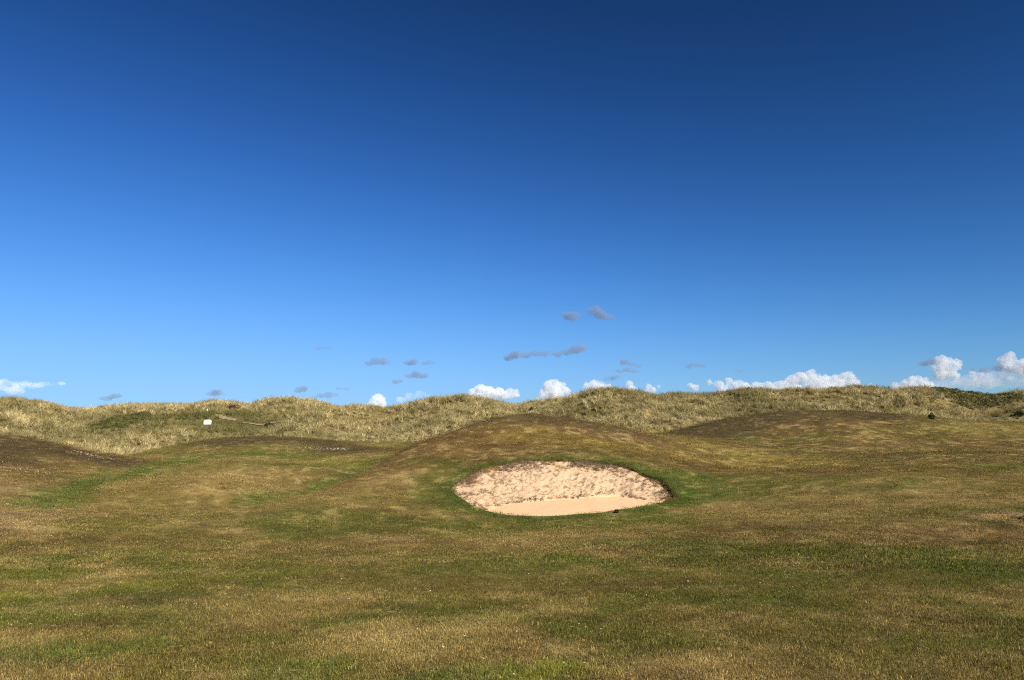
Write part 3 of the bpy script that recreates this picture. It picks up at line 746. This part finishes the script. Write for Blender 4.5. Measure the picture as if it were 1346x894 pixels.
ln_ = rng.uniform(.03, .12, len(x2)); ln_[-1] = .22
scatter('dry_stalks', np.column_stack([x2, y2, ground(x2, y2) + .018]), np.array([.42, .32, .16])[None] * rng.uniform(.6, 1.3, (len(x2), 1)), ln_, [stalk('k', i) for i in range(4)], .15)

# ------------------------------------------------------------------ sandy paths on the dune
M_PATH = simple_material('path_sand', (.23, .185, .105), .95, 2.5, .3, .02, .05)
for pl, wd in zip(PATHS, (.27, .13, .22)):
    q = [cast(*p)[:2] for p in pl]; pts = []
    for a_, b_ in zip(q[:-1], q[1:]):
        for t in np.linspace(0, 1, 14)[:-1]: pts.append(a_ + (b_ - a_) * t)
    pts.append(q[-1]); pts = np.array(pts); tn = np.gradient(pts, axis=0); tn /= np.linalg.norm(tn, axis=1)[:, None]; nr = np.column_stack([-tn[:, 1], tn[:, 0]])
    wv = wd * (1 + .3 * np.sin(np.arange(len(pts)) * 1.3)); rows = []
    for o_ in (-1, -.5, 0, .5, 1):
        w2 = pts + nr * (wv * o_)[:, None]; rows.append(np.column_stack([w2, ground(w2[:, 0], w2[:, 1]) + .07]))
    n_ = len(pts); vv = np.concatenate(rows); i_ = (np.arange(4)[:, None] * n_ + np.arange(n_ - 1)[None]).ravel()
    me = mesh_np('path', vv, np.stack([i_, i_ + n_, i_ + n_ + 1, i_ + 1], 1)); me.materials.append(M_PATH)
    tag(link('path', me), kind='structure')

# ------------------------------------------------------------------ small things
def box(bm, sx_, sy_, sz_, c=(0, 0, 0), bev=0.0):
    r = bmesh.ops.create_cube(bm, size=1); vs = r['verts']
    for v in vs: v.co = Vector((v.co.x * sx_ + c[0], v.co.y * sy_ + c[1], v.co.z * sz_ + c[2]))
    if bev:
        es = list({e for v in vs for e in v.link_edges}); bmesh.ops.bevel(bm, geom=es, offset=bev, segments=2, affect='EDGES')
def obj(name, bm, mat, parent=None, smooth=False):
    me = bpy.data.meshes.new(name); bm.to_mesh(me); bm.free(); me.materials.append(mat)
    for p_ in me.polygons: p_.use_smooth = smooth
    return link(name, me, parent)
def thing(name, label, cat, loc, rz_=0, group=None):
    o = bpy.data.objects.new(name, None); COL.objects.link(o); o.location = loc; o.rotation_euler = (0, 0, rz_); o.empty_display_size = .2
    return tag(o, label, cat, group)
M_WHITE = simple_material('white_paint', (.70, .68, .58), .5, 6, .06, 0, .4); M_POST = simple_material('dark_post', (.06, .045, .03), .8, 9, .3)
sp = cast(272.5, 559.5)
sg = thing('sign', 'small white sign with cut top corners, low on the green bank below the marker post', 'sign', tuple(sp), R(8))
sc_ = sp[1] / F_PX
bm = bmesh.new(); W, Hh = 9.6 * sc_, 6.3 * sc_
out = [(-W / 2, 0), (W / 2, 0), (W / 2, Hh * .82), (W * .36, Hh), (-W * .22, Hh), (-W / 2, Hh * .78)]
fr_ = [bm.verts.new((a_, -.03, b_ + 1.4 * sc_)) for a_, b_ in out]; bk_ = [bm.verts.new((a_, .03, b_ + 1.4 * sc_)) for a_, b_ in out]
bm.faces.new(fr_); bm.faces.new(bk_[::-1])
for i in range(6): bm.faces.new((fr_[i - 1], fr_[i], bk_[i], bk_[i - 1])[::-1])
bmesh.ops.recalc_face_normals(bm, faces=bm.faces); bd = obj('board', bm, M_WHITE, sg); bd.rotation_euler = (R(-10), 0, 0)
bm = bmesh.new()
for k_, wk in enumerate((.46, .52)): box(bm, wk * W, .012, .05 * Hh, (.12 * W, -.034, (.42 + .2 * k_) * Hh + 1.4 * sc_))
obj('painted_line', bm, simple_material('faded_yellow', (.60, .50, .22), .6, 6, .15), bd)
for xx in (-.34, .34):
    bm = bmesh.new(); box(bm, .07, .07, .36, (xx * W / .9, .06, .05), .008); obj('post', bm, M_POST, sg)
tp = cast(272.3, 543.5)
pt_ = thing('marker_post', 'tiny white marker post at the top of the sandy path on the dune', 'post', tuple(tp))
bm = bmesh.new(); bmesh.ops.create_cone(bm, cap_ends=True, segments=12, radius1=.065, radius2=.06, depth=.42)
for v in bm.verts: v.co.z += .2
obj('shaft', bm, M_WHITE, pt_, True)
bm = bmesh.new(); bmesh.ops.create_uvsphere(bm, u_segments=12, v_segments=8, radius=.062)
for v in bm.verts: v.co.z = v.co.z * .5 + .41
obj('cap', bm, M_WHITE, pt_, True)

def shrub(name, label, px, py, w, h, leafc, seed, n=420, twig=(.06, .035, .025), cat='shrub', leaf=.07):
    p0 = cast(px, py); o = thing(name, label, cat, tuple(p0), 0, 'shrubs on the dunes')
    rg = np.random.default_rng(seed); bm = bmesh.new(); tips = []
    for i in range(26):
        a_ = rg.uniform(0, 6.283); el = rg.uniform(.25, 1.2); L_ = rg.uniform(.6, 1.0)
        e = Vector((math.cos(a_) * math.cos(el) * w / 2 * L_, math.sin(a_) * math.cos(el) * w / 2 * L_, math.sin(el) * h * L_)); m_ = e * .5 + Vector(rg.normal(0, .06 * h, 3)); tips += [e, m_, e * .75]
        prev = None
        for q_, r_ in ((Vector((0, 0, -.05)), .02), (m_, .012), (e, .005)):
            ring = [bm.verts.new(q_ + Vector((r_ * math.cos(k_ * 2.09), r_ * math.sin(k_ * 2.09), 0))) for k_ in range(3)]
            if prev:
                for k_ in range(3): bm.faces.new((prev[k_], prev[(k_ + 1) % 3], ring[(k_ + 1) % 3], ring[k_]))
            prev = ring
    obj('twigs', bm, simple_material('twig', twig, .9, 15, .3), o)
    vs = []; fs = []; sh = []
    for i in range(n):
        b_ = tips[rg.integers(len(tips))]; c_ = np.array(b_) + rg.normal(0, .09, 3) * np.array([w, w, h]); c_[2] = max(c_[2], .02)
        u = rg.normal(size=3); u /= np.linalg.norm(u); v = np.cross(u, rg.normal(size=3)); v /= np.linalg.norm(v); s_ = leaf * rg.uniform(.6, 1.3); k_ = len(vs)
        vs += [tuple(c_ - u * s_), tuple(c_ + v * s_ * .45), tuple(c_ + u * s_), tuple(c_ - v * s_ * .45)]; fs += [(k_, k_ + 1, k_ + 2), (k_, k_ + 2, k_ + 3)]; sh += [rg.uniform()] * 4
    me = mesh_np('leaves', vs, fs, False); a_ = me.attributes.new('shade', 'FLOAT', 'POINT'); a_.data.foreach_set('value', np.array(sh, np.float32))
    me.materials.append(blade_material('shrub_leaf', .5, 1.5, .15, False, leafc)); link('leaves', me, o)
    return o
shrub('shrub', 'dark maroon leafless bush lying on the crest right of the marker post', 305, 540, 2.3, .85, (.10, .024, .024), 1, 620, (.07, .02, .02))
shrub('shrub', 'flat dark brown bush beside the sandy track below the rounded dune', 353, 560.5, 1.0, .45, (.04, .028, .018), 2, 300)
shrub('shrub', 'upright dark green bush at the foot of the right dune behind the short turf', 1225, 551, .38, .40, (.10, .11, .04), 3)
shrub('shrub', 'round blackish green bush at the right edge of the dunes', 1340, 547, 1.1, .75, (.04, .045, .025), 4)
shrub('shrub', 'dull olive bush above the dark mound on the far left', 28, 569.5, .8, .5, (.05, .06, .02), 5)
shrub('shrub', 'low dark bush just above the top of the main brown mound', 698, 540.5, .7, .5, (.035, .038, .018), 6)
shrub('shrub', 'thin dark dead bush in the pale grass hollow on the left', 112, 591, .28, .38, (.05, .03, .02), 7, 140)

# clod of turf on the sand, dark lump added in place of the scrape's hole at the right
def clod(name, label, cat, loc, r, seed, col, sq=.6):
    bm = bmesh.new(); bmesh.ops.create_icosphere(bm, subdivisions=3, radius=r); rg = random.Random(seed)
    ph = [rg.uniform(0, 6) for _ in range(6)]
    for v in bm.verts:
        d_ = v.co.normalized(); k_ = 1 + .25 * math.sin(4 * d_.x + ph[0]) * math.sin(5 * d_.y + ph[1]) + .18 * math.sin(9 * d_.z + ph[2]) * math.sin(8 * d_.x + ph[3]) + rg.uniform(-.05, .05)
        v.co = Vector((d_.x * r * k_ * .8, d_.y * r * k_ * .8, d_.z * r * k_ * sq + r * sq * .6))
    o = obj(name, bm, simple_material('earth', col, .95, 30, .4, .01, .05), None, False); o.location = loc
    return tag(o, label, cat)
lp_ = cast(809, 674.5)
o = clod('dark_lump', 'small dark clod of turf on the front lip of the bunker against the sand', 'clod', (lp_[0], lp_[1], lp_[2] - .01), .07, 3, (.02, .013, .008), 1.15); o.rotation_euler = (0, R(28), 0)
cp = cast(1342, 683)
clod('dark_lump', 'dark lump added in place of the small dark hole beside the bare sandy scrape at the right edge', 'clod', tuple(cp + np.array([0, 0, -.02])), .085, 5, (.035, .022, .012), .5)

# ------------------------------------------------------------------ clouds
def cloud_material(name, dens, colr, aniso, scale=.02, lo=.38, hi=.62):
    b = NT(name); geo = b.n('ShaderNodeNewGeometry')
    nz = b.n('ShaderNodeTexNoise', ins={'Vector': geo.outputs['Position'], 'Scale': scale, 'Detail': 4.0, 'Roughness': .6})
    mr = b.n('ShaderNodeMapRange', ins={'Value': nz.outputs['Fac'], 'From Min': lo, 'From Max': hi, 'To Min': 0.0, 'To Max': dens})
    pv = b.n('ShaderNodeVolumePrincipled', ins={'Color': (*colr, 1), 'Density': mr.outputs[0], 'Anisotropy': aniso})
    b.link(pv.outputs[0], b.out.inputs['Volume']); return b.m
CD = 5000.0
M_CUM = cloud_material('cumulus', .036, (1, 1, 1), -.5, .02, .30, .62)
M_WISP = cloud_material('wisp', .022, (.38, .47, .62), -.1, .014, .27, .66)
M_VEIL = cloud_material('veil', .009, (.97, .97, 1), -.35, .008, .36, .66)
tex = bpy.data.textures.new('billow', 'CLOUDS'); tex.noise_scale = 34; tex.noise_depth = 3
tex2 = bpy.data.textures.new('billow_fine', 'CLOUDS'); tex2.noise_scale = 11; tex2.noise_depth = 2
DG = None
def cloud(name, label, puffs, mat, D=CD, depth=1.0, flat=1.0, disp=1.0, vox=4.0, billow=True):
    sc1 = D / F_PX
    cen = np.mean([(p[0], p[1]) for p in puffs], axis=0); C0 = at(cen[0], cen[1], D)
    bm = bmesh.new()
    for p in puffs:
        c_ = at(p[0], p[1], D) - C0; r_ = p[2] * sc1; fl = p[3] if len(p) > 3 else flat
        if billow and r_ > 12:
            for _ in range(5):
                a_ = random.uniform(0, 6.283); e_ = random.uniform(-.2, 1.0); rs = r_ * random.uniform(.35, .6); qq = bmesh.ops.create_icosphere(bm, subdivisions=2, radius=rs)
                o_ = Vector((math.cos(a_) * math.cos(e_) * r_, math.sin(a_) * math.cos(e_) * r_ * depth, math.sin(e_) * r_ * fl)) * .85
                for v in qq['verts']: v.co = Vector((v.co.x + c_[0] + o_.x, v.co.y + c_[1] + o_.y, v.co.z * max(fl, .5) + c_[2] + o_.z))
        q_ = bmesh.ops.create_icosphere(bm, subdivisions=3, radius=1)
        for v in q_['verts']: v.co = Vector((v.co.x * r_ + c_[0], v.co.y * r_ * depth * min(1, fl * 1.5) + c_[1] + random.uniform(-.3, .3) * r_, v.co.z * r_ * fl + c_[2]))
    me = bpy.data.meshes.new(name); bm.to_mesh(me); bm.free()
    o = link(name, me); o.location = C0
    rm = o.modifiers.new('r', 'REMESH'); rm.mode = 'VOXEL'; rm.voxel_size = vox
    d1 = o.modifiers.new('d', 'DISPLACE'); d1.texture = tex; d1.strength = 26 * disp; d1.texture_coords = 'GLOBAL'
    d2 = o.modifiers.new('d2', 'DISPLACE'); d2.texture = tex2; d2.strength = 11 * disp; d2.texture_coords = 'GLOBAL'
    dg = bpy.context.evaluated_depsgraph_get(); dg.update()
    ev_ = bpy.data.meshes.new_from_object(o.evaluated_get(dg)); o.modifiers.clear(); o.data = ev_; ev_.name = name
    ev_.materials.clear(); ev_.materials.append(mat)
    for p_ in ev_.polygons: p_.use_smooth = True
    return tag(o, label, 'cloud', 'white clouds along the skyline' if mat is not M_WISP else 'thin grey clouds above the skyline')
W_ = lambda l, p, **k: cloud('cloud', l, p, M_CUM, **k)
W_('small white puff low over the dip left of the centre dune', [(498, 523, 6), (493, 528, 7), (500, 529, 7), (488, 533, 6), (497, 535, 8)])
W_('broad flat white cumulus over the saddle just right of the centre dune', [(632, 513, 8), (622, 516, 6), (645, 515, 7), (657, 517, 7), (669, 517, 6), (678, 516, 4), (640, 522, 9, .6), (628, 521, 9, .6), (650, 519, 10, .7), (662, 520, 9, .6), (640, 516, 9), (672, 520, 8, .5)])
W_('tall white cumulus standing behind the low point of the dune ridge', [(722, 510, 9), (729, 505, 7), (735, 509, 7), (728, 517, 12), (716, 520, 8), (744, 514, 6), (712, 524, 6)])
W_('white cloud peeping over the left shoulder of the highest centre dune', [(781, 505, 6), (773, 509, 6), (790, 508, 6), (783, 514, 9), (798, 510, 5)])
W_('little white puff right above the crest of the highest centre dune', [(827, 505, 5), (829, 511, 6)])
W_('little white puff over the right shoulder of the highest centre dune', [(853, 509, 4), (857, 514, 5), (866, 509, 3), (851, 516, 5)])
W_('long white cumulus bank with two humps above the right hand ridge', [(907, 507, 4), (914, 510, 5), (932, 503, 4), (945, 506, 6), (958, 502, 5), (968, 506, 7), (980, 510, 7), (995, 509, 7), (1010, 509, 7), (1025, 508, 7), (1040, 502, 9), (1052, 497, 8), (1064, 495, 8), (1073, 499, 8), (1088, 502, 8), (1100, 499, 7), (1114, 497, 8), (1122, 503, 8), (1070, 510, 12), (1100, 511, 11), (1015, 514, 8), (985, 515, 8), (1085, 509, 11), (1030, 512, 10), (965, 513, 7), (1130, 511, 6), (1145, 509, 5), (950, 514, 7), (1045, 512, 9)])
W_('white cumulus with a peaked top just left of the dark scrub hollow', [(1177, 508, 6), (1190, 505, 6), (1200, 500, 6), (1207, 499, 6), (1214, 505, 8), (1222, 510, 7), (1205, 511, 9), (1186, 512, 6), (1196, 508, 9), (1214, 512, 9)])
W_('bright ragged white cumulus high above the dark scrub hollow', [(1234, 475, 7), (1241, 472, 5), (1248, 475, 5), (1260, 477, 5), (1236, 485, 7), (1246, 486, 6), (1257, 494, 5), (1253, 488, 5), (1243, 480, 8), (1252, 482, 8), (1246, 490, 8), (1235, 493, 7), (1226, 484, 4)])
W_('small wedge of white cloud between the ragged cumulus and the right edge', [(1278, 492, 5), (1286, 494, 4), (1290, 492, 3), (1281, 498, 3)])
W_('white cumulus cut by the right edge of the picture', [(1336, 484, 9), (1322, 480, 7), (1318, 474, 6), (1327, 468, 6), (1330, 473, 6), (1346, 478, 7), (1342, 490, 6), (1352, 484, 9), (1328, 497, 4)])
V_ = lambda l, p, **k: cloud('cloud', l, p, M_VEIL, **k)
V_('large pale bluish haze cloud filling the sky between the cumuli at far right', [(1250, 500, 14, .8), (1275, 503, 14, .8), (1300, 500, 16, .8), (1325, 497, 18, .8), (1350, 497, 18, .8), (1230, 505, 10, .8)], depth=.8)
V_('flat pale streak of cloud at the left edge above the first dune', [(-20, 508, 16, .5), (5, 507, 14, .5), (25, 506, 12, .45), (45, 507, 11, .35), (62, 505, 9, .3), (80, 505, 8, .2), (20, 514, 14, .4)], depth=.8)
V_('faint pale cloud patch low between the small puff and the centre dune', [(540, 521, 9, .6), (552, 518, 7, .6), (528, 526, 7, .6), (560, 520, 5, .6)], depth=.8)
G_ = lambda l, p, **k: cloud('cloud', l, p, M_WISP, depth=1.2, **{**dict(disp=1.0, vox=3.5, billow=False), **k})
G_('longest grey cloud, a ragged bar rising to the right above the centre', [(668, 470, 8, .6), (677, 466, 9, .6), (690, 467, 9, .45), (705, 465, 9, .45), (718, 464, 9, .45), (732, 465, 9, .45), (745, 463, 9, .55), (757, 459, 9, .7), (765, 458, 7, .7)])
G_('left one of the two highest grey clouds', [(745, 415, 7, .8), (752, 416, 8, .9), (758, 415, 5, .7)])
G_('right one of the two highest grey clouds, tapering to the right', [(779, 409, 7, .8), (788, 413, 9, .8), (797, 416, 8, .6), (805, 418, 6, .4), (783, 405, 5, .8)])
G_('smooth grey lens of cloud left of centre, leftmost at its height', [(485, 477, 7, .5), (494, 475, 8, .6), (503, 475, 8, .6), (511, 477, 6, .4)])
G_('small grey cloud right beside the grey lens', [(536, 477, 6, .6), (544, 476, 6, .7)])
G_('tiny grey streak right of the small grey cloud', [(559, 477, 5, .5), (566, 477, 5, .4)])
G_('grey oval cloud below the small grey cloud and the tiny streak', [(539, 494, 7, .5), (548, 492, 8, .6), (557, 494, 7, .6)])
G_('tiny grey fleck left of the grey oval cloud', [(520, 502, 5, .5), (526, 501, 5, .5)])
G_('ragged grey cloud in three scraps over the highest centre dune', [(820, 476, 7, .6), (829, 478, 6, .5), (838, 481, 6, .4), (814, 488, 6, .4), (825, 486, 8, .45), (835, 488, 7, .4)])
G_('small flat grey cloud just above the highest centre dune', [(797, 498, 6, .5), (805, 497, 7, .5), (811, 496, 5, .4)])
G_('flat grey dash of cloud alone in the blue right of centre', [(906, 481, 6, .5), (914, 479, 7, .5), (923, 481, 7, .4)])
G_('tiny grey dash above the long white bank', [(969, 487, 5, .35), (973, 487, 5, .35)])
G_('faint grey dash high up left of the grey lens', [(419, 458, 7, .3), (429, 457, 7, .3)])
G_('dim grey cloud above the right end of the rounded left dune', [(392, 513, 6, .7), (399, 511, 6, .7)])
G_('dim flat grey cloud low over the dip right of the rounded left dune', [(420, 520, 7, .5), (431, 519, 8, .5), (440, 519, 6, .4)])
G_('thin grey streak above the dip right of the rounded left dune', [(447, 511, 6, .3), (456, 511, 7, .3)])
G_('dim grey cloud over the sign and marker post', [(275, 518, 5, .5), (284, 516, 8, .6), (291, 518, 5, .4)])
G_('very faint grey smear over the first dip of the ridge on the left', [(140, 524, 9, .4), (152, 521, 9, .4)])
G_('grey underside of cloud left of the ragged white cumulus', [(1216, 477, 7, .6), (1224, 475, 7, .6), (1210, 478, 5, .4)])
G_('long grey band under the white cumulus at the right edge', [(1296, 486, 9, .5), (1312, 484, 9, .5), (1328, 485, 9, .5), (1345, 484, 9, .5), (1278, 485, 7, .3)])

# ------------------------------------------------------------------ light, sky, camera
SUN = Vector((0.51, -0.65, 0.56)).normalized()
el = math.asin(SUN.z); az = math.atan2(SUN.x, SUN.y)
ld = bpy.data.lights.new('sun', 'SUN'); ld.energy = 4.8; ld.angle = R(.5); ld.color = (1.0, .94, .84)
lo_ = bpy.data.objects.new('sun', ld); COL.objects.link(lo_); lo_.rotation_euler = (-SUN).to_track_quat('-Z', 'Y').to_euler(); lo_.location = (20, -25, 40)
w = bpy.data.worlds.new('World'); scene.world = w; w.use_nodes = True
t = w.node_tree; t.nodes.clear()
sky = t.nodes.new('ShaderNodeTexSky'); sky.sky_type = 'NISHITA'; sky.sun_disc = False; sky.sun_elevation = el; sky.sun_rotation = az
sky.altitude = 0; sky.air_density = 1.0; sky.dust_density = 0.0; sky.ozone_density = 3.0
bg = t.nodes.new('ShaderNodeBackground'); bg.inputs[1].default_value = .09
# the photograph's deep, contrasty blue: a film curve on each channel of the sky
sep = t.nodes.new('ShaderNodeSeparateColor'); cmb = t.nodes.new('ShaderNodeCombineColor'); t.links.new(sky.outputs[0], sep.inputs[0])
def m_(op, a_, b_):
    nd = t.nodes.new('ShaderNodeMath'); nd.operation = op
    for i_, v_ in enumerate((a_, b_)):
        if isinstance(v_, bpy.types.NodeSocket): t.links.new(v_, nd.inputs[i_])
        else: nd.inputs[i_].default_value = v_
    return nd.outputs[0]
for i_, (g_, c_, a_) in enumerate(((2.32, .4, .0114), (2.28, .8, .0160), (2.72, 1.5, .0089))):
    p_ = m_('MULTIPLY', m_('POWER', sep.outputs[i_], g_), a_)
    q_ = m_('DIVIDE', p_, m_('ADD', m_('DIVIDE', p_, c_), 1.0))
    t.links.new(m_('DIVIDE', q_, .09 * 2 ** .6), cmb.inputs[i_])
t.links.new(cmb.outputs[0], bg.inputs[0])
ow = t.nodes.new('ShaderNodeOutputWorld'); t.links.new(bg.outputs[0], ow.inputs[0])

cam = bpy.data.cameras.new('camera'); co = bpy.data.objects.new('camera', cam); COL.objects.link(co)
co.location = (0, 0, EYE); co.rotation_euler = (math.pi / 2 + PITCH, 0, 0); cam.sensor_width = 36; cam.lens = F_PX / 1346 * 36; cam.clip_start = .1; cam.clip_end = 30000
scene.camera = co
scene.cycles.use_denoising = False; scene.cycles.pixel_filter_type = 'BLACKMAN_HARRIS'; scene.cycles.filter_width = 1.1
vs_ = scene.view_settings; vs_.view_transform = 'Standard'; vs_.look = 'None'; vs_.exposure = .6; vs_.gamma = 1; vs_.use_curve_mapping = False
cy_ = scene.cycles; cy_.max_bounces = 6; cy_.diffuse_bounces = 3; cy_.glossy_bounces = 1; cy_.transmission_bounces = 3; cy_.volume_bounces = 5; cy_.transparent_max_bounces = 8
